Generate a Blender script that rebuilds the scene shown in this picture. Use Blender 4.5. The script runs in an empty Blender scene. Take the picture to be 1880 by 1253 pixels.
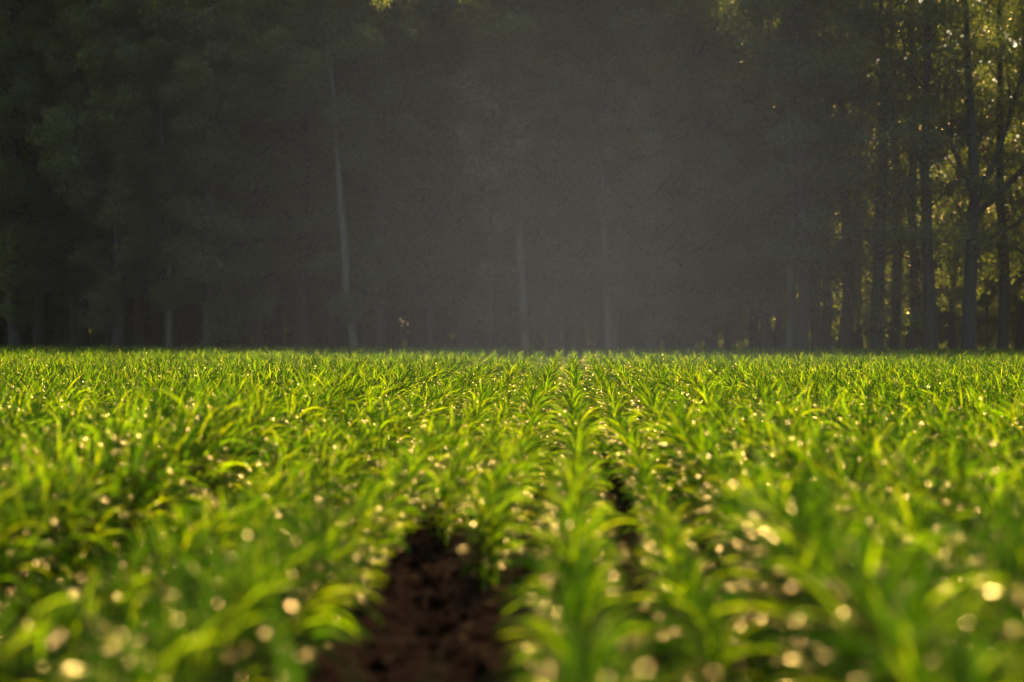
import bpy, math, random
import numpy as np
from mathutils import Vector, Matrix, Quaternion

R = math.radians
random.seed(7)
S = bpy.context.scene
C = S.collection

# ------------------------------------------------------------------ camera
FPX, W0, H0 = 4439.0, 1880, 1253          # focal length in photo pixels (85 mm lens)
CAM_H = 0.88
YAW = math.atan2(110, FPX)                 # crop rows run along +Y, the lens looks a little left of them
cam = bpy.data.cameras.new('camera')
cam.lens = 85.0; cam.sensor_width = 36.0
cam.clip_start = 0.05; cam.clip_end = 3000
cam.dof.use_dof = True; cam.dof.focus_distance = 27.0; cam.dof.aperture_fstop = 2.1
camo = bpy.data.objects.new('camera', cam); C.objects.link(camo)
camo.location = (0, 0, CAM_H); PITCH = math.atan2(13, FPX)                # and a touch down: the horizon lies 13 photo pixels above the middle
camo.rotation_euler = (Matrix.Rotation(YAW, 3, 'Z') @ Matrix.Rotation(R(90)-PITCH, 3, 'X') @ Matrix.Rotation(R(.2), 3, 'Z')).to_euler()
S.camera = camo

# ------------------------------------------------------------------ sky and sun
SUN_EL, SUN_AZ = 28.0, 8.0                # azimuth clockwise from +Y (to the right of the view)
w = bpy.data.worlds.new("World"); S.world = w; w.use_nodes = True
nt = w.node_tree; nt.nodes.clear()
sky = nt.nodes.new('ShaderNodeTexSky'); sky.sky_type = 'NISHITA'; sky.sun_disc = False
sky.sun_elevation = R(SUN_EL); sky.sun_rotation = R(SUN_AZ)
sky.air_density = 1.2; sky.dust_density = 2.5; sky.ozone_density = 1.0
bg = nt.nodes.new('ShaderNodeBackground'); bg.inputs['Strength'].default_value = 0.08
wo = nt.nodes.new('ShaderNodeOutputWorld')
nt.links.new(sky.outputs[0], bg.inputs[0]); nt.links.new(bg.outputs[0], wo.inputs[0])
sd = Vector((math.sin(R(SUN_AZ))*math.cos(R(SUN_EL)), math.cos(R(SUN_AZ))*math.cos(R(SUN_EL)), math.sin(R(SUN_EL))))
sl = bpy.data.lights.new('sun', 'SUN'); sl.energy = 5.0; sl.angle = R(0.5); sl.color = (1.0, 0.80, 0.48)
slo = bpy.data.objects.new('sun', sl); C.objects.link(slo)
slo.rotation_euler = sd.to_track_quat('Z', 'Y').to_euler(); slo.location = sd*60
S.view_settings.view_transform = 'Standard'; S.view_settings.look = 'None'
S.view_settings.exposure = 0.72; S.view_settings.gamma = 1.0

cy = S.cycles
cy.max_bounces = 5; cy.diffuse_bounces = 1; cy.glossy_bounces = 2; cy.transmission_bounces = 3
cy.volume_bounces = 0; cy.transparent_max_bounces = 4
cy.use_denoising = True
try: cy.denoiser = 'OPENIMAGEDENOISE'; cy.denoising_input_passes = 'RGB_ALBEDO_NORMAL'; cy.denoising_prefilter = 'ACCURATE'
except Exception: pass
cy.sample_clamp_indirect = 4.0; cy.sample_clamp_direct = 0
cy.use_adaptive_sampling = True; cy.adaptive_threshold = 0.004

# ------------------------------------------------------------------ helpers
def at(px, D, z=0.0):
    """the point of the ground at depth D along the lens that lies under photo column px"""
    xc = (px-940)/FPX*D
    return Vector((xc*math.cos(YAW)-D*math.sin(YAW), xc*math.sin(YAW)+D*math.cos(YAW), z))

def hz(py, D): return CAM_H + (613.5-py)/FPX*D      # height seen at photo row py at depth D

def tag(o, label=None, cat=None, group=None, kind=None):
    if label: o['label'] = label
    if cat: o['category'] = cat
    if group: o['group'] = group
    if kind: o['kind'] = kind
    return o

def empty(name, loc=(0, 0, 0), rz=0):
    o = bpy.data.objects.new(name, None); C.objects.link(o)
    o.location = loc; o.rotation_euler = (0, 0, rz); o.empty_display_size = 0.2
    return o

def mesh_np(name, V, F, smooth=True):
    me = bpy.data.meshes.new(name)
    V = np.asarray(V, dtype=np.float32); F = np.asarray(F, dtype=np.int32)
    me.vertices.add(len(V)); me.vertices.foreach_set('co', V.ravel())
    n = F.shape[1]
    me.loops.add(F.size); me.loops.foreach_set('vertex_index', F.ravel())
    me.polygons.add(len(F)); me.polygons.foreach_set('loop_start', np.arange(0, F.size, n, dtype=np.int32))
    if smooth: me.polygons.foreach_set('use_smooth', np.ones(len(F), dtype=bool))
    me.update(calc_edges=True)
    return me

def link(name, me, mat, parent=None):
    o = bpy.data.objects.new(name, me); C.objects.link(o)
    if mat and not me.materials: me.materials.append(mat)
    if parent: o.parent = parent
    return o

class MB:
    def __init__(s): s.V = []; s.F = []; s.n = 0
    def add(s, V, F):
        s.V.append(np.asarray(V, dtype=float)); s.F.append(np.asarray(F)+s.n); s.n += len(V)
    def tube(s, P, r, k=6):
        P = np.asarray(P, float); r = np.asarray(r, float); m = len(P)
        T = np.gradient(P, axis=0); T /= np.linalg.norm(T, axis=1)[:, None]+1e-9
        ref = np.where(np.abs(T[:, 2:3]) > .9, np.array([[1., 0, 0]]), np.array([[0, 0, 1.]]))
        A = np.cross(T, ref); A /= np.linalg.norm(A, axis=1)[:, None]+1e-9
        for i in range(1, m):                       # keep the ring from twisting
            a = A[i-1]-T[i]*np.dot(A[i-1], T[i]); A[i] = a/(np.linalg.norm(a)+1e-9)
        B = np.cross(T, A)
        th = np.arange(k)*2*math.pi/k
        V = P[:, None, :]+r[:, None, None]*(np.cos(th)[None, :, None]*A[:, None, :]+np.sin(th)[None, :, None]*B[:, None, :])
        i = np.arange(m-1)[:, None]*k; j = np.arange(k)[None, :]; j2 = (j+1) % k
        F = np.stack([i+j, i+j2, i+k+j2, i+k+j], -1).reshape(-1, 4)
        s.add(V.reshape(-1, 3), F)
    def mesh(s, name, smooth=True): return mesh_np(name, np.concatenate(s.V), np.concatenate(s.F), smooth)

# ------------------------------------------------------------------ materials
def mat_new(name):
    m = bpy.data.materials.new(name); m.use_nodes = True; m.node_tree.nodes.clear()
    return m, m.node_tree, m.node_tree.nodes, m.node_tree.links

def ramp(nd, stops):
    r = nd.new('ShaderNodeValToRGB'); e = r.color_ramp.elements
    while len(e) > 1: e.remove(e[-1])
    e[0].position, e[0].color = stops[0][0], (*stops[0][1], 1)
    for p, c in stops[1:]:
        x = e.new(p); x.color = (*c, 1)
    return r

def leaf_mat(name, dif, tra, tw, gloss_w, rough, tone=0.0):
    """a thin leaf: diffuse front, coloured light coming through, a waxy sheen"""
    m, t, nd, ln = mat_new(name)
    geo = nd.new('ShaderNodeNewGeometry')
    r1 = ramp(nd, dif); r2 = ramp(nd, tra)
    ln.new(geo.outputs['Random Per Island'], r1.inputs[0]); ln.new(geo.outputs['Random Per Island'], r2.inputs[0])
    if tone:                                        # noise puts the light and shade of leaf clumps into the colour
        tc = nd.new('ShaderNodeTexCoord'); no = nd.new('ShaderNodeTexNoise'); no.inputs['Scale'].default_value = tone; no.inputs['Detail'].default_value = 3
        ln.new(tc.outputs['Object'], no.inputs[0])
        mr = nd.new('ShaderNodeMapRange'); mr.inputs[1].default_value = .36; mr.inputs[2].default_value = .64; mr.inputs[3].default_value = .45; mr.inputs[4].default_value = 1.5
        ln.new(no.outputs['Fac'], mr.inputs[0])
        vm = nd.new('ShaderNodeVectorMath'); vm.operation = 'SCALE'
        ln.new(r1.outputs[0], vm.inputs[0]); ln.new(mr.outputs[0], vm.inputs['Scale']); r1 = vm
    d = nd.new('ShaderNodeBsdfDiffuse'); tr = nd.new('ShaderNodeBsdfTranslucent')
    g = nd.new('ShaderNodeBsdfGlossy'); g.inputs['Roughness'].default_value = rough; g.inputs['Color'].default_value = (1, .76, .33, 1)
    ln.new(r1.outputs[0], d.inputs[0]); ln.new(r2.outputs[0], tr.inputs[0])
    mx = nd.new('ShaderNodeMixShader'); mx.inputs[0].default_value = tw
    ln.new(d.outputs[0], mx.inputs[1]); ln.new(tr.outputs[0], mx.inputs[2])
    fr = nd.new('ShaderNodeLayerWeight'); fr.inputs['Blend'].default_value = 0.22
    mu = nd.new('ShaderNodeMath'); mu.operation = 'MULTIPLY_ADD'
    mu.inputs[1].default_value = gloss_w; mu.inputs[2].default_value = gloss_w*0.10; mu.use_clamp = True
    ln.new(fr.outputs['Fresnel'], mu.inputs[0])
    m2 = nd.new('ShaderNodeMixShader'); ln.new(mu.outputs[0], m2.inputs[0])
    ln.new(mx.outputs[0], m2.inputs[1]); ln.new(g.outputs[0], m2.inputs[2])
    out = nd.new('ShaderNodeOutputMaterial'); ln.new(m2.outputs[0], out.inputs[0])
    return m

M_MAIZE = leaf_mat('maize_leaf',
    [(0, (.009, .028, .0015)), (.5, (.016, .042, .002)), (1, (.030, .055, .003))],
    [(0, (.010, .035, .0002)), (.52, (.03, .10, .0003)), (.72, (.22, .45, .0006)), (.87, (.56, .82, .001)), (1, (.86, .90, .002))], .66, .38, .2)
M_STEM = leaf_mat('maize_stem', [(0, (.06, .12, .02)), (1, (.10, .15, .04))], [(0, (.2, .35, .03)), (1, (.25, .4, .03))], .25, .5, .35)
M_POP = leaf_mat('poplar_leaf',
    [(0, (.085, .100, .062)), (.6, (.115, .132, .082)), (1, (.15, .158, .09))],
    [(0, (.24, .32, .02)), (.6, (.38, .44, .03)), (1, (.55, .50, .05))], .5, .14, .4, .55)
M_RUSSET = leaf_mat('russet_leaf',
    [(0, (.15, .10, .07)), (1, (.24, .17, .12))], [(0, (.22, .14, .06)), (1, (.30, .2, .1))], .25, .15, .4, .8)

def bark_mat(name, a, b):
    m, t, nd, ln = mat_new(name)
    tc = nd.new('ShaderNodeTexCoord'); mp = nd.new('ShaderNodeMapping'); mp.inputs['Scale'].default_value = (9, 9, 1.3)
    ln.new(tc.outputs['Object'], mp.inputs[0])
    n = nd.new('ShaderNodeTexNoise'); n.inputs['Scale'].default_value = 1.6; n.inputs['Detail'].default_value = 7; n.inputs['Roughness'].default_value = .7
    ln.new(mp.outputs[0], n.inputs[0])
    r = ramp(nd, [(.3, a), (.7, b)]); ln.new(n.outputs[0], r.inputs[0])
    p = nd.new('ShaderNodeBsdfPrincipled'); p.inputs['Roughness'].default_value = .9
    ln.new(r.outputs[0], p.inputs['Base Color'])
    bp = nd.new('ShaderNodeBump'); bp.inputs['Strength'].default_value = .6; bp.inputs['Distance'].default_value = .03
    ln.new(n.outputs[0], bp.inputs['Height']); ln.new(bp.outputs[0], p.inputs['Normal'])
    o = nd.new('ShaderNodeOutputMaterial'); ln.new(p.outputs[0], o.inputs[0])
    return m
M_BARK = bark_mat('dark_bark', (.032, .027, .022), (.095, .08, .066))
M_PALE = bark_mat('pale_bark', (.10, .09, .07), (.21, .185, .145))

def soil_mat(name, a, b, c, sc):
    m, t, nd, ln = mat_new(name)
    tc = nd.new('ShaderNodeTexCoord')
    n = nd.new('ShaderNodeTexNoise'); n.inputs['Scale'].default_value = sc; n.inputs['Detail'].default_value = 9; n.inputs['Roughness'].default_value = .7
    n2 = nd.new('ShaderNodeTexNoise'); n2.inputs['Scale'].default_value = sc*6; n2.inputs['Detail'].default_value = 4
    ln.new(tc.outputs['Object'], n.inputs[0]); ln.new(tc.outputs['Object'], n2.inputs[0])
    r = ramp(nd, [(.3, a), (.52, b), (.75, c)]); ln.new(n.outputs[0], r.inputs[0])
    p = nd.new('ShaderNodeBsdfPrincipled'); p.inputs['Roughness'].default_value = 1; p.inputs['Specular IOR Level'].default_value = .0
    ln.new(r.outputs[0], p.inputs['Base Color'])
    ad = nd.new('ShaderNodeMath'); ad.operation = 'ADD'; ln.new(n.outputs[0], ad.inputs[0]); ln.new(n2.outputs[0], ad.inputs[1])
    bp = nd.new('ShaderNodeBump'); bp.inputs['Strength'].default_value = .8; bp.inputs['Distance'].default_value = .04
    ln.new(ad.outputs[0], bp.inputs['Height']); ln.new(bp.outputs[0], p.inputs['Normal'])
    o = nd.new('ShaderNodeOutputMaterial'); ln.new(p.outputs[0], o.inputs[0])
    return m
M_SOIL = soil_mat('dark_soil', (.008, .0046, .003), (.020, .0112, .0075), (.047, .029, .020), 7)
M_LITTER = soil_mat('leaf_litter', (.02, .018, .01), (.045, .038, .022), (.05, .06, .02), 1.5)

# ------------------------------------------------------------------ ground
def grid(name, x0, x1, y0, y1, nx, ny, zf, mat, kind='structure'):
    x = np.linspace(x0, x1, nx+1); y = np.linspace(y0, y1, ny+1)
    X, Y = np.meshgrid(x, y); Z = zf(X, Y)
    V = np.stack([X, Y, Z], -1).reshape(-1, 3)
    i = np.arange(ny)[:, None]*(nx+1)+np.arange(nx)[None, :]
    F = np.stack([i, i+1, i+nx+2, i+nx+1], -1).reshape(-1, 4)
    o = link(name, mesh_np(name, V, F), mat); o['kind'] = kind
    return o
ROW0, ROWS = -0.05, 0.75
grid('ground', -900, 900, -300, 1500, 6, 6, lambda X, Y: X*0-0.03, M_SOIL)
def soilz(X, Y):
    rng = np.random.default_rng(3)
    z = -0.022*np.exp(-((X+.52)/.13)**2)-0.02*np.exp(-((X-.37)/.12)**2)+.006*np.sin(X*3+Y*.7)      # low ridges under the rows
    z = z + rng.normal(0, .006, X.shape)
    return z
grid('field_soil', -9, 9, 1.0, 26, 360, 500, soilz, M_SOIL)
FIELD_END = 77.0
grid('forest_floor', -160, 160, FIELD_END+.6, 210, 4, 4, lambda X, Y: X*0-0.02, M_LITTER)

def blobs(rng, pos, size):
    """many small lumps in one mesh: squashed, dented octahedra"""
    base = np.array([[1, 0, 0], [0, 1, 0], [-1, 0, 0], [0, -1, 0], [0, 0, 1], [0, 0, -1]], float)
    fc = np.array([[0, 1, 4], [1, 2, 4], [2, 3, 4], [3, 0, 4], [1, 0, 5], [2, 1, 5], [3, 2, 5], [0, 3, 5]])
    n = len(pos); V = base[None]*(1+rng.uniform(-.35, .35, (n, 6, 3)))
    V[:, :, 2] *= .7
    a = rng.uniform(0, 6.28, n); ca, sa = np.cos(a)[:, None], np.sin(a)[:, None]
    x = V[:, :, 0]*ca-V[:, :, 1]*sa; y = V[:, :, 0]*sa+V[:, :, 1]*ca
    V = np.stack([x, y, V[:, :, 2]], -1)*size[:, None, None]+pos[:, None, :]
    F = fc[None]+(np.arange(n)*6)[:, None, None]
    return V.reshape(-1, 3), F.reshape(-1, 3)
rng = np.random.default_rng(11)
n = 26000
px = rng.uniform(-3.2, 3.2, n); py = 2+12*rng.uniform(0, 1, n)**.8
sz = rng.lognormal(math.log(.009), .6, n).clip(.004, .045)
V, F = blobs(rng, np.stack([px, py, soilz(px, py*0)+sz*.2], -1), sz)
o = link('soil_clods', mesh_np('soil_clods', V, F, False), M_SOIL)
tag(o, 'dark crumbly clods of bare earth lying between the maize rows', 'soil', kind='stuff')

# ------------------------------------------------------------------ maize
def leaf_strips(P0, phi, L, Wd, e0, bend, curl, twist, segs, fold, rng):
    """curved, V-folded, tapering maize blades; every argument is an array over leaves"""
    n = len(P0); t = np.linspace(0, 1, segs+1)[None, :]
    th = e0[:, None]-bend[:, None]*t**1.35
    ph = phi[:, None]+curl[:, None]*t
    ds = (L/segs)[:, None]
    d = np.stack([np.cos(th)*np.cos(ph), np.cos(th)*np.sin(ph), np.sin(th)], -1)
    mid = (d[:, 1:]+d[:, :-1])/2
    P = np.concatenate([np.zeros((n, 1, 3)), np.cumsum(mid*ds[..., None], axis=1)], 1)+P0[:, None, :]
    s = np.stack([-np.sin(ph), np.cos(ph), np.zeros_like(ph)], -1)
    nn = np.cross(d, s)
    tw = twist[:, None]*t
    s2 = s*np.cos(tw)[..., None]+nn*np.sin(tw)[..., None]; n2 = np.cross(s2, d)
    wv = Wd[:, None]/2*np.clip(.5+t*4, 0, 1)*(1-t**2.4)
    up = -n2*fold
    wob = (rng.uniform(-.18, .18, (n, segs+1)))
    Lf = P+(s2+up*1.0)*wv[..., None]+n2*(wob*wv)[..., None]
    Rt = P+(-s2+up*1.0)*wv[..., None]-n2*(wob*wv)[..., None]
    V = np.stack([Lf, P, Rt], 2).reshape(n, -1, 3)
    i = np.arange(segs)[:, None]*3; j = np.arange(2)[None, :]
    F = np.stack([i+j, i+j+1, i+j+4, i+j+3], -1).reshape(-1, 4)
    F = F[None]+(np.arange(n)*(segs+1)*3)[:, None, None]
    return V.reshape(-1, 3), F.reshape(-1, 4)

def plant_params(rng, pos, H, nl, spread=None, lf=.8):
    """leaf parameters for plants at pos (n,3) of top height H (n)"""
    n = len(pos); sp = np.ones(n) if spread is None else spread
    k = np.arange(nl)[None, :].repeat(n, 0); f = (k+rng.uniform(-.2, .2, k.shape))/(nl-1)
    Hc = H[:, None]
    base = np.stack([np.zeros_like(f), np.zeros_like(f), Hc*(.04+.60*np.clip(f, 0, 1))], -1)+pos[:, None, :]
    base[..., :2] += rng.normal(0, .004, base[..., :2].shape)
    plane = rng.normal(0, 1.0, n)[:, None]                       # blades mostly reach across the row
    phi = plane+math.pi*(k % 2)+rng.normal(0, .38, k.shape)
    L = Hc*(.36+.25*np.sin(np.clip(f, 0, 1)*math.pi*.8))*rng.uniform(.75, 1.2, k.shape)*(.55+.45*sp[:, None])
    L = np.where(f < .2, L*.62, L)*lf
    e0 = np.radians(40+38*np.clip(f, 0, 1))+rng.normal(0, .14, k.shape)
    bend = np.radians(112-28*np.clip(f, 0, 1)-38*(f > .93))*rng.uniform(.55, 1.25, k.shape)
    e0 = e0+(1-sp[:, None])*.45
    Wd = (.0078+.0042*np.sin(np.clip(f, 0, 1)*math.pi))*rng.uniform(.8, 1.2, k.shape)*(Hc/.46)*(.35+.65*lf)
    curl = rng.normal(0, .35, k.shape); tw = rng.normal(0, 1.2, k.shape)
    return [a.reshape(-1, *a.shape[2:]) for a in (base, phi, L, Wd, e0, bend, curl, tw)]

def stems(rng, pos, H):
    k = 5; n = len(pos); th = np.arange(k)*2*math.pi/k
    zz = np.array([-.03, .3, .62]); rr = np.array([.008, .007, .003])
    ring = np.stack([np.cos(th), np.sin(th)], -1)
    sc = (H/.65)[:, None, None]
    V = np.zeros((n, 3, k, 3))
    V[..., :2] = ring[None, None]*rr[None, :, None, None]*sc[..., None]
    V[..., 2] = (zz[None, :]*H[:, None])[:, :, None]
    V += pos[:, None, None, :]
    i = np.arange(2)[:, None]*k; j = np.arange(k)[None, :]
    F = np.stack([i+j, i+(j+1) % k, i+k+(j+1) % k, i+k+j], -1).reshape(-1, 4)
    F = F[None]+(np.arange(n)*3*k)[:, None, None]
    return V.reshape(-1, 3), F.reshape(-1, 4)

rng = np.random.default_rng(21)
# rows: (x, height near the viewer); wheel tracks leave wider strips of earth either side of the two central rows
rows = [(-.27, .40), (.02, .41), (.59, .50), (.94, .52), (1.27, .50), (-.71, .40), (-1.14, .38), (-1.74, .56), (-2.07, .56), (-2.40, .52)]
late = [(-.52, .34, 9.8), (.33, .30, 5.0), (-1.44, .42, 11.5)]          # where the wheel tracks close over
rows += [(1.6+.33*i, .48) for i in range(46)]+[(-2.73-.33*i, .48) for i in range(46)]
pts = []
for k, (x, hh, y0) in enumerate([(a, b, 8.2 if i == 0 else 2.05) for i, (a, b) in enumerate(rows)]+late):
    y = y0+rng.uniform(0, .15); side = 1 if x > 0 else -1
    while y < FIELD_END:
        # keep what lies in view plus a margin to its sides
        xc = x*math.cos(YAW)+y*math.sin(YAW); lim = .2118*y
        if abs(xc) < lim*1.22+1.3:
            fade = min(1, max(0, (y-9)/18))
            hgt = hh*(1-fade)+(.55 if y0 < 9 else .40)*fade
            hgt *= 1+.10*math.sin(y*.9+x*5)*(1-fade*.5)+np.clip(rng.normal(0, .10), -.25, .24)
            pts.append((x+(-.02 if k == 5 and y < 10.5 else 0)+rng.normal(0, .016)+.02*math.sin(y*.6+x*3), y, 0, hgt, 1.0, xc/lim, k))
        stepl = .054+.018*min(1, y/60)
        y += max(.03, rng.normal(stepl, .02)) if rng.random() > .03 else .16
for px, D, h in ((615, 2.95, .56), (735, 3.1, .50)):                      # two strays that came up in the bare strip
    q = at(px, D); pts.append((q.x, q.y, 0, h, 1.0, 0.5, 200))
pts = np.array(pts)
inview = np.abs(pts[:, 5]) < 1.03
dist = np.where(inview & (pts[:, 1] > 2.0), pts[:, 1], 1e6)
order = np.argsort(dist); hero = order[:300]
rest = np.setdiff1d(np.arange(len(pts)), hero)
hero = hero[np.argsort(pts[hero, 1])]
print('maize plants', len(pts), 'nearest 300 reach', pts[hero, 1].max())

# the rest of the crop, one object
def crop_mesh(idx, nl, segs, seed, lf):
    r = np.random.default_rng(seed); P = pts[idx]
    pr = plant_params(r, P[:, :3], P[:, 3], nl, P[:, 4], lf)
    return leaf_strips(*pr, segs, .28, r), stems(r, P[:, :3], P[:, 3])
VV, FF, off = [], [], 0
for lo, hi, nl, sg, lf in ((0, 20, 23, 6, .68), (20, 42, 22, 4, .52), (42, 100, 17, 3, .50)):
    idx = rest[(pts[rest, 1] >= lo) & (pts[rest, 1] < hi)]
    for V, F in crop_mesh(idx, nl, sg, int(lo)+5, lf):
        VV.append(V); FF.append(F+off); off += len(V)
o = link('maize_crop', mesh_np('maize_crop', np.concatenate(VV), np.concatenate(FF)), M_MAIZE)
tag(o, 'green maize crop in close rows running back to the dark poplar wood', 'maize crop', kind='stuff')

# rough grass where the crop ends at the wood
r = np.random.default_rng(31); n = 9000
gx = r.uniform(-24, 24, n); gy = FIELD_END+.3+r.uniform(0, 2.2, n)
gx += .25*np.sin(gx*7)
V, F = leaf_strips(np.stack([gx, gy, gx*0], -1), r.uniform(0, 6.28, n), r.uniform(.2, .62, n)*(.7+.45*np.sin(gx*.8)**2), r.uniform(.008, .02, n), r.uniform(.9, 1.5, n), r.uniform(.2, 1.1, n), r.normal(0, .3, n), r.normal(0, .8, n), 4, .2, r)
o = link('verge_grass', mesh_np('verge_grass', V, F), M_MAIZE)
tag(o, 'rough grass along the foot of the trees where the field ends', 'grass', kind='stuff')

# bits of old straw on the bare earth
r = np.random.default_rng(41); n = 700
gx = r.uniform(-.9, .9, n); gy = r.uniform(3, 13, n)
M_STRAW = leaf_mat('straw', [(0, (.10, .065, .035)), (1, (.30, .22, .13))], [(0, (.1, .07, .03)), (1, (.2, .15, .07))], .2, .1, .5)
V, F = leaf_strips(np.stack([gx, gy, soilz(gx, gy*0)+.012], -1), r.uniform(0, 6.28, n), r.uniform(.02, .09, n), r.uniform(.002, .006, n), r.uniform(-.1, .35, n), r.uniform(-.2, .5, n), r.normal(0, .3, n), r.normal(0, .8, n), 3, .2, r)
o = link('straw_bits', mesh_np('straw_bits', V, F), M_STRAW)
tag(o, 'short bits of old straw lying on the bare earth between the rows', 'straw', kind='stuff')

# the 300 plants that show largest: one shape in twelve, each plant an object with its own parts
protos = []
for v in range(14):
    r = np.random.default_rng(100+v)
    a = []
    for sp in (1.0, .6):
        pr = plant_params(r, np.zeros((1, 3)), np.array([.6]), 22, np.array([sp]), .86)
        V, F = leaf_strips(*pr, 12, .28, r)
        lm = mesh_np('maize_leaves', V, F); lm.materials.append(M_MAIZE)
        V, F = stems(r, np.zeros((1, 3)), np.array([.6]))
        sm = mesh_np('maize_stem', V, F); sm.materials.append(M_STEM)
        a.append((lm, sm))
    protos.append(a)
LAB_SIDE = {0: 'of the short row ending at the bare soil', 1: 'of the central row', 2: 'right of the dark furrow', 3: 'in the second row beyond the dark furrow',
            5: 'left beside the bare soil', 6: 'in the second row left'}
for c, i in enumerate(hero):
    x, y, z, h, sp, _, k = pts[i]; k = int(k)
    root = empty('maize_plant', (x, y, z), rng.uniform(-.35, .35)+(math.pi if rng.random() < .5 else 0))
    root.scale = (h/.6,)*3
    band = 'nearest and most blurred' if y < 4.5 else ('well blurred' if y < 8.5 else 'farther out, softly blurred')
    side = 'standing alone in the bare soil strip' if k == 200 else LAB_SIDE.get(k, 'in the outer rows %s' % ('left' if x < 0 else 'right'))
    tag(root, 'young maize plant %s, %s' % (side, band), 'maize plant', 'nearest maize plants in the rows')
    lm, sm = protos[rng.integers(len(protos))][1 if sp < .7 else 0]
    if k == 200:                                            # the strays are young: a few long upright blades
        r = np.random.default_rng(500+c); nb = 5
        root.rotation_euler = (0, 0, 0); root.scale = (1, 1, 1)
        V, F = leaf_strips(np.tile([[0., 0, .05]], (nb, 1)), np.array([2.45, .75, -1.9, -1.0, 1.5]), np.array([.52, .46, .36, .30, .33])*h/.54,
                           np.array([.034, .030, .024, .02, .024]), np.radians([88., 84, 78, 70, 75]), np.radians([32., 40, 60, 70, 50]), r.normal(0, .2, nb), r.normal(0, .5, nb), 12, .28, r)
        lm = mesh_np('maize_leaves', V, F); lm.materials.append(M_MAIZE)
        V, F = stems(r, np.zeros((1, 3)), np.array([.2])); sm = mesh_np('maize_stem', V, F); sm.materials.append(M_STEM)
    link('leaves', lm, None, root); link('stem', sm, None, root)

# ------------------------------------------------------------------ poplars
def leaves_mesh(rng, cen, cnt, sig, size, shell=0.8):
    """leaf blades in clumps round the centres; blades sit mostly on the outside of a clump and face outward"""
    idx = np.repeat(np.arange(len(cen)), cnt); n = len(idx)
    u = rng.normal(0, 1, (n, 3)); u /= np.linalg.norm(u, axis=1)[:, None]
    fr = rng.normal(0, 1, (len(cen), 3))*2.2; ph = rng.uniform(0, 6.28, len(cen))
    lump = 1+.38*np.sin((u*fr[idx]).sum(1)+ph[idx])+.22*np.sin((u[:, [1, 2, 0]]*fr[idx]*2.3).sum(1)+ph[idx]*2)
    rad = sig[idx]*1.9*lump*(1-shell+shell*rng.uniform(.45, 1.12, n)**.6)
    P = cen[idx]+u*rad[:, None]*np.array([1, 1, .72])
    L = size[idx]*rng.uniform(.7, 1.25, n)
    nn = u+rng.normal(0, .42, (n, 3)); nn[:, 2] += .45; nn /= np.linalg.norm(nn, axis=1)[:, None]
    a = rng.normal(0, 1, (n, 3)); a[:, 2] -= .7; a -= nn*(a*nn).sum(1)[:, None]; a /= np.linalg.norm(a, axis=1)[:, None]
    b = np.cross(nn, a)
    V = np.stack([P, P+a*(L*.42)[:, None]+b*(L*.42)[:, None], P+a*L[:, None]+nn*(L*.12)[:, None], P+a*(L*.42)[:, None]-b*(L*.42)[:, None]], 1)
    F = np.arange(n*4).reshape(-1, 4)
    return V.reshape(-1, 3), F

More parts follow.
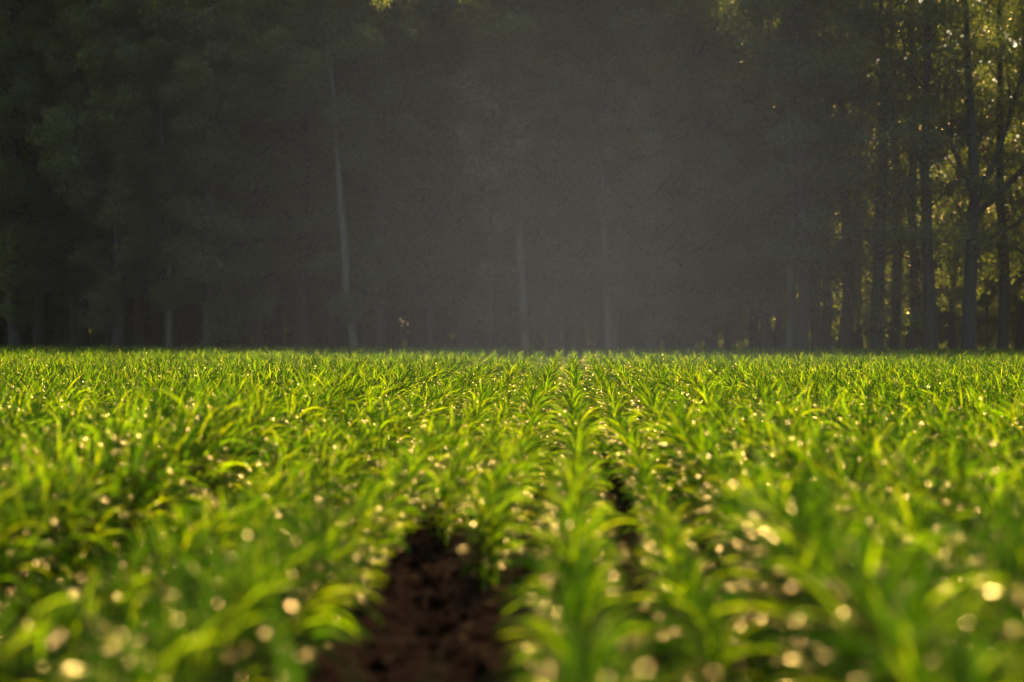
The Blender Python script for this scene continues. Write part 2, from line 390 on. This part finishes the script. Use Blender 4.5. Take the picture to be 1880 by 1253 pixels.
def build_tree(seed, H, r0, path=None, forks=(), first=2.6, rad=2.7, limbs=46, dens=1.0, low=10, limb_r=.32):
    """returns (trunk mesh, crown mesh); path = [(dx,dy,z)...] the line of the trunk"""
    rng = np.random.default_rng(seed); mb = MB()
    if path is None:
        z = np.linspace(-.1, H, 16); wx = rng.normal(0, .10, 16).cumsum()*.45; wy = rng.normal(0, .10, 16).cumsum()*.45
        wx -= wx[0]; wy -= wy[0]
        path = np.stack([wx, wy, z], -1)
    else:
        q = np.array(path, float); z = np.linspace(q[0, 2], H, 22)
        top = q[-1].copy(); top[2] = H; top[0] += (q[-1, 0]-q[-2, 0])*1.2
        q = np.vstack([q, top]) if q[-1, 2] < H-1 else q
        path = np.stack([np.interp(z, q[:, 2], q[:, 0]), np.interp(z, q[:, 2], q[:, 1]), z], -1)
    rr = r0*np.clip(1-(path[:, 2]/H), .04, 1)**.75; rr[0] *= 1.25
    mb.tube(path, rr, 9)
    cen, cnt, sig, siz = [], [], [], []
    def tp(zz): return np.array([np.interp(zz, path[:, 2], path[:, 0]), np.interp(zz, path[:, 2], path[:, 1]), zz])
    def clump(p, n, s, l=.085):
        cen.append(p); cnt.append(max(1, int(n*dens))); sig.append(s); siz.append(l)
    def limb(p0, az, el, Ln, r, up=.5, sub=5, leafy=True):
        t = np.linspace(0, 1, 7); e = el+up*t; a = az+rng.normal(0, .12, 7).cumsum()
        d = np.stack([np.cos(e)*np.cos(a), np.cos(e)*np.sin(a), np.sin(e)], -1)
        P = p0+np.vstack([[0, 0, 0], np.cumsum(d[:-1]*Ln/6, axis=0)])
        mb.tube(P, r*np.linspace(1, .18, 7), 5)
        if not leafy: return P
        hi = p0[2] > 13
        for s in range(sub):
            f = rng.uniform(.3, 1); q = P[0]*0+np.array([np.interp(f, t, P[:, c]) for c in range(3)])
            sa = az+rng.normal(0, .9); se = rng.uniform(-.3, .9); sl = Ln*rng.uniform(.18, .4)
            m = q+np.array([math.cos(se)*math.cos(sa), math.cos(se)*math.sin(sa), math.sin(se)])*sl
            mb.tube(np.array([q, (q+m)/2+rng.normal(0, .05, 3), m]), np.array([r*.3, r*.2, .006]), 4)
            sg = rng.uniform(.10, .34)*(1.3 if hi else 1)
            clump(m+rng.normal(0, .08, 3), (700 if hi else 1700)*(sg*1.9)**2*rng.uniform(.6, 1.2), sg, .13 if hi else .09)
        return P
    n = limbs
    for i in range(n):
        f = (i+rng.uniform(-.4, .4))/n; zz = first+(H-first-.8)*max(0, f)
        az = i*2.4+rng.normal(0, .4)
        prof = (.55+.6*min(1, f*3.5))*(1-f**2.2*.75)
        Ln = rad*prof*rng.uniform(.6, 1.25)
        p0 = tp(zz); rl = np.interp(zz, path[:, 2], rr)*limb_r*rng.uniform(.7, 1.2)
        limb(p0, az, rng.uniform(.25, .95), Ln, max(.012, rl))
    for i in range(int(low*1.3)):                                       # short leafy shoots along the trunk
        zz = rng.uniform(2.2, min(13, H-2)) if rng.random() < .8 else rng.uniform(1.2, 3); limb(tp(zz), rng.uniform(0, 6.28), rng.uniform(-.3, .5), rng.uniform(.5, 1.7), .014, .3, 3)
    for fk in forks:                                           # (height, azimuth, elevation, length, radius)
        zz, az, el, Ln, rf = fk
        P = limb(tp(zz), az, el, Ln, rf, .25, 7)
        for j in range(5):
            q = P[2+j % 5]; limb(q, az+rng.normal(0, .8), el+rng.normal(0, .3), Ln*.35, rf*.4, .3, 4)
    V, F = leaves_mesh(rng, np.array(cen), np.array(cnt), np.array(sig), np.array(siz))
    crown = mesh_np('poplar_crown', V, F, False)
    return mb.mesh('poplar_trunk'), crown, len(F)

def place(name, meshes, loc, rz, sc, bark, leafm, label, cat, group):
    root = empty(name, loc, rz); root.scale = (sc, sc, sc)
    tag(root, label, cat, group)
    for nm, me, mt in (('trunk', meshes[0], bark), ('crown', meshes[1], leafm)):
        if not me.materials: me.materials.append(mt)
        o = bpy.data.objects.new(nm, me); C.objects.link(o); o.parent = root
        if me.materials[0] != mt:
            o.material_slots[0].link = 'OBJECT'; o.material_slots[0].material = mt
    return root

def pathpx(D, pts):
    """trunk line through photo points (px, py) at depth D, relative to its base"""
    b = at(pts[0][0], D)
    out = [(0, 0, -.1)]
    for x, y in pts:
        p = at(x, D); out.append((p.x-b.x, p.y-b.y, hz(y, D)))
    out[0] = (out[1][0], out[1][1], -.1)
    return b, out

EDGE = 'poplars along the edge of the plantation'
# hand-placed trees with a line of their own: name it by look
heroes = [
 # D, points, radius, bark, leaf, H, forks, label
 (79, [(650, 632), (637, 553), (632, 453), (624, 369), (616, 237), (600, 68)], .15, M_PALE, M_POP, 14.2, [], 'pale slender poplar trunk leaning gently left as it rises above the field edge', dict(first=6.5, limbs=34, low=6)),
 (80, [(311, 632), (311, 527), (311, 453), (303, 400), (298, 337), (292, 120)], .12, M_PALE, M_POP, 14, [], 'thin grey poplar trunk with a slight bend, alone in the darkest part of the wood', dict(first=4.5, limbs=36, low=12)),
 (82, [(474, 632), (470, 500), (466, 370), (455, 120)], .17, M_BARK, M_POP, 14.2, [], 'dim broad poplar trunk half veiled by leaves between the two pale slender trunks', dict(low=14)),
 (84, [(135, 632), (130, 450), (124, 330), (118, 210)], .14, M_BARK, M_POP, 14.2, [], 'barely visible poplar trunk in the blackest left part of the wood', dict(low=10)),
 (80, [(964, 632), (954, 448), (952, 369), (958, 237), (950, 53)], .15, M_PALE, M_POP, 14.2, [(hz(400, 80), math.pi*.98, .95, 4.0, .06)], 'grey poplar with a thin limb forking off leftward beside the russet leaves', dict(first=8.0, limbs=32, low=7)),
 (81, [(1118, 632), (1112, 480), (1106, 348), (1098, 242), (1106, 179), (1127, 105)], .15, M_PALE, M_POP, 14.2, [(hz(245, 81), math.pi*.93, 1.15, 5.0, .085), (hz(205, 81), .4, .9, 3.0, .05)], 'grey poplar with an open Y fork high above the middle of the field', dict(first=9.5, limbs=28, low=9)),
 (83, [(1130, 632), (1124, 480), (1122, 305), (1127, 131)], .12, M_PALE, M_POP, 14, [], 'straight thin trunk standing just behind the Y forked poplar', dict(first=9, limbs=28, low=6)),
 (82, [(790, 632), (782, 411), (771, 300), (762, 200)], .13, M_BARK, M_POP, 14.2, [(hz(300, 82), math.pi*.95, 1.2, 4.0, .07), (hz(300, 82), .2, 1.2, 3.4, .06)], 'faint V forked poplar between the leaning pale trunk and the russet leaves', dict(low=10)),
 (78.5, [(1452, 632), (1452, 540), (1454, 420), (1452, 300), (1446, 130)], .17, M_PALE, M_POP, 14.2, [], 'tall pale grey poplar trunk, the lightest one in the right half of the wood', dict(first=8.5, limbs=32, low=4)),
 (77.8, [(1779, 632), (1780, 540), (1785, 430), (1788, 352), (1784, 250), (1775, 120)], .26, M_BARK, M_POP, 14.2, [(hz(395, 77.8), .0, .75, 6.5, .13), (hz(370, 77.8), .15, 1.1, 6.0, .12), (hz(360, 77.8), math.pi*.95, 1.15, 5.0, .10), (hz(450, 77.8), .1, .45, 4.5, .09)], 'large dark poplar with heavy limbs spreading rightward at the open end of the wood', dict(first=4, low=6, dens=.4, limbs=24)),
]
for i, (D, pp, r0, bark, lf, H, forks, lab, kw) in enumerate(heroes):
    b, path = pathpx(D, pp)
    t, c, n = build_tree(300+i, H, r0, path, forks, **kw)
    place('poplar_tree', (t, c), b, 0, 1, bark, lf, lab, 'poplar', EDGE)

# a russet-leaved tree
b, path = pathpx(78.5, [(900, 632), (902, 420), (895, 250), (880, 100)])
t, c, n = build_tree(350, 10.2, .045, path, [], first=4.2, rad=1.5, limbs=22, low=2, dens=.8, limb_r=.5)
place('russet_tree', (t, c), b, 0, 1, M_BARK, M_RUSSET, 'slim small tree with russet brown leaves left of the grey forked trunk', 'small tree', 'trees along the wood edge')

# shared shapes for all the other poplars
variants = [build_tree(400+i, 13.6+.7*(i % 3), .19+.02*(i % 3), first=1.9+.4*(i % 3), rad=2.7+.2*(i % 2), limbs=38, low=14) for i in range(6)]
thin = [build_tree(440+i, 13.4+.5*i, .20, first=2.6, rad=2.5, limbs=23, low=6, dens=.5) for i in range(3)]
young = [build_tree(460+i, 9.5, .07, first=.7, rad=1.9, limbs=34, low=6, dens=.6, limb_r=.4) for i in range(3)]
print('leaves per variant', [v[2] for v in variants])
rng = np.random.default_rng(77)
taken = []
right = [  # px, trunk width in px, depth, label
 (1308, 20, 84, 'narrow dark trunk rising behind a clump of sunlit low leaves right of centre'),
 (1337, 17, 88, 'thin shaded trunk in the crowded group right of the wood centre'),
 (1384, 20, 86, 'slim trunk just left of a very dark straight pair'),
 (1405, 26, 81, 'very dark straight trunk, broader one of a close pair'),
 (1430, 14, 84, 'very thin dark trunk with a bright gap on its left, beside the lightest trunk'),
 (1470, 34, 78, 'broad dark trunk pressed against the right side of the lightest grey trunk'),
 (1499, 22, 80, 'dark trunk bordered by bright backlit leaves on its left side'),
 (1517, 21, 82, 'dark trunk with a narrow lit slit between it and its left neighbour'),
 (1551, 28, 80, 'thick trunk with a small sunlit sprig at its right foot'),
 (1576, 20, 83, 'slightly leaning trunk left of the bright cluster of low leaves'),
 (1611, 31, 79, 'wide dusky trunk just right of the bright cluster of low leaves'),
 (1645, 24, 82, 'dark trunk dappled with lit leaves along both sides'),
 (1675, 24, 81, 'clean dark trunk with a grey gap on its right, low leaves at its left'),
 (1707, 28, 78, 'bold straight trunk, darkest and cleanest of those near the open end'),
 (1752, 15, 83, 'slim dark trunk between the bold straight trunk and the large spreading poplar'),
]
for i, (x, wpx, D, lab) in enumerate(right):
    v = thin[i % 3] if x > 1440 else variants[i % 6]; b = at(x, D); sc = (wpx*D/FPX)/(.40 if x > 1440 else 2*(.19+.02*((i % 6) % 3)))
    sc = max(.72, min(1.15, sc))
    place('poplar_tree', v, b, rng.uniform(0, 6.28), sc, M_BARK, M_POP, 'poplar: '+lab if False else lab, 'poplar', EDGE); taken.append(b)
centre = [(30, 82, 'poplar at the far left with a little light catching the leaves near its foot'), (215, 80, 'shadowed poplar under the few tiny gaps of sky on the left'), (385, 79, 'leafy shadowed poplar right of the bent thin grey trunk'),
          (560, 83, 'poplar beside a thin slit of light left of the leaning pale trunk'), (700, 81, 'leafy poplar whose pointed low bough reaches up beside the leaning pale trunk'), (850, 83, 'poplar under the cluster of small bright sky gaps'),
          (1015, 82, 'dusky poplar wrapped in low foliage between the two grey forked trunks'), (1195, 80, 'poplar with dense greenish foliage masses right of the Y fork'), (1255, 82, 'poplar with sprays of yellow lit leaves hanging low, right of centre')]
for i, (x, D, lab) in enumerate(centre):
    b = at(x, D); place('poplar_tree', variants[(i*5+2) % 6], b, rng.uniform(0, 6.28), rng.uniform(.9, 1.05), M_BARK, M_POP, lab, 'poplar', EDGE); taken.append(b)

# the body of the plantation behind: planted in lines, deep at the left and thin at the right end
cnt = 0
for r in range(14):
    D = 86+r*4.6
    for k in range(-14, 15):
        xx = k*3.6+rng.normal(0, .3)+(r % 2)*1.7; yy = D+rng.normal(0, .35)
        xc = xx*math.cos(YAW)+yy*math.sin(YAW); px = 940+xc/yy*FPX
        if px < -260 or px > 2150: continue
        if px > 1280 and r > 1: continue
        if px > 1180 and r > 6: continue
        if px > 1410: continue
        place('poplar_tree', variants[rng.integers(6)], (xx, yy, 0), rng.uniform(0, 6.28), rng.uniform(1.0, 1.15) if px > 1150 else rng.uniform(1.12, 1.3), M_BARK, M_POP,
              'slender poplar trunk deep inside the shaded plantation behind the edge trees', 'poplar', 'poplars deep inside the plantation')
        cnt += 1
print('inner poplars', cnt)
for px, D in ((1838, 80), (1880, 84), (1930, 79), (1985, 83), (2050, 80), (2120, 84)):
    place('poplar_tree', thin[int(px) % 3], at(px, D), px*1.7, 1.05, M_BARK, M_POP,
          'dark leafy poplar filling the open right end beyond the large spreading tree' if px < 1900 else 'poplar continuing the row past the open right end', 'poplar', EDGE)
for k in range(42):
    D = 93+(k % 3)*5.5+rng.normal(0, .6); px = 1150+k*20+rng.normal(0, 9)
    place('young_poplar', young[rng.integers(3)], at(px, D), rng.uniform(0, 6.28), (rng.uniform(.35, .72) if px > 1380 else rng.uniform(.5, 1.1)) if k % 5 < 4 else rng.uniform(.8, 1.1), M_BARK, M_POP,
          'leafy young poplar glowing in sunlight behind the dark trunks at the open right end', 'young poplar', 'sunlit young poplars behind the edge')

# ------------------------------------------------------------------ far wood beyond the plantation
rng = np.random.default_rng(5)
n = 3600
cx = rng.uniform(-70, 85, n); cyy = rng.uniform(165, 190, n); top = 27+2.0*np.sin(cx*.06)+1.5*np.sin(cx*.37+1)
cz = top*rng.uniform(0.02, 1, n)**.8
V, F = leaves_mesh(rng, np.stack([cx, cyy, cz], -1), np.full(n, 110), np.full(n, 1.1), np.full(n, .42))
o = link('far_wood', mesh_np('far_wood', V, F, False), M_POP)
tag(o, 'dim distant wood seen low behind the trunks at the open end', 'wood', kind='stuff')

# undergrowth beneath and behind the plantation
rng = np.random.default_rng(9)
n = 900
yy = rng.uniform(118, 200, n); xx = rng.uniform(-.30, .36, n)*yy
cz = rng.uniform(.0, 1, n)**1.2*(1.6+1.6*np.sin(xx*.35+yy*.2)**2)+.2
V, F = leaves_mesh(rng, np.stack([xx, yy, cz], -1), np.full(n, 110), np.full(n, .75), np.full(n, .22))
o = link('undergrowth', mesh_np('undergrowth', V, F, False), M_POP)
tag(o, 'low leafy undergrowth seen between the trunks deep in the wood', 'undergrowth', kind='stuff')

# ------------------------------------------------------------------ haze
def volume_box(name, lo, hi, dens, col, g):
    x0, y0, z0 = lo; x1, y1, z1 = hi
    V = [(x, y, z) for x in (x0, x1) for y in (y0, y1) for z in (z0, z1)]
    F = [(0, 1, 3, 2), (4, 6, 7, 5), (0, 4, 5, 1), (2, 3, 7, 6), (0, 2, 6, 4), (1, 5, 7, 3)]
    m, t, nd, ln = mat_new(name)
    v = nd.new('ShaderNodeVolumePrincipled'); v.inputs['Density'].default_value = dens
    v.inputs['Color'].default_value = (*col, 1); v.inputs['Anisotropy'].default_value = g
    o = nd.new('ShaderNodeOutputMaterial'); ln.new(v.outputs[0], o.inputs['Volume'])
    ob = link(name, mesh_np(name, V, F, False), m); tag(ob, 'thin pale haze hanging in the air over field and wood', 'haze', kind='stuff')
    return ob
volume_box('haze', (-1000, -400, -1.1), (1000, 1600, 34), .00014, (.72, .78, .92), .0)

# volume added to imitate veiling lens flare, thinning out to every side
m, t, nd, ln = mat_new('flare_veil')
tc = nd.new('ShaderNodeTexCoord'); gr = nd.new('ShaderNodeTexGradient'); gr.gradient_type = 'QUADRATIC_SPHERE'
ln.new(tc.outputs['Object'], gr.inputs[0])
mu = nd.new('ShaderNodeMath'); mu.operation = 'MULTIPLY'; mu.inputs[1].default_value = .0074
ln.new(gr.outputs['Fac'], mu.inputs[0])
v = nd.new('ShaderNodeVolumePrincipled'); v.inputs['Color'].default_value = (.74, .78, .88, 1); v.inputs['Anisotropy'].default_value = .0
ln.new(mu.outputs[0], v.inputs['Density'])
mo = nd.new('ShaderNodeOutputMaterial'); ln.new(v.outputs[0], mo.inputs['Volume'])
import bmesh
bm = bmesh.new(); bmesh.ops.create_icosphere(bm, subdivisions=3, radius=1.0)
me = bpy.data.meshes.new('flare_veil'); bm.to_mesh(me); bm.free()
o = link('flare_veil', me, m); o.location = at(1060, 42, 1); o.scale = (11, 24, 14)
tag(o, 'soft pale veil added over the middle of the field to imitate lens flare', 'flare_veil', kind='stuff')
cy.volume_step_rate = 2.0
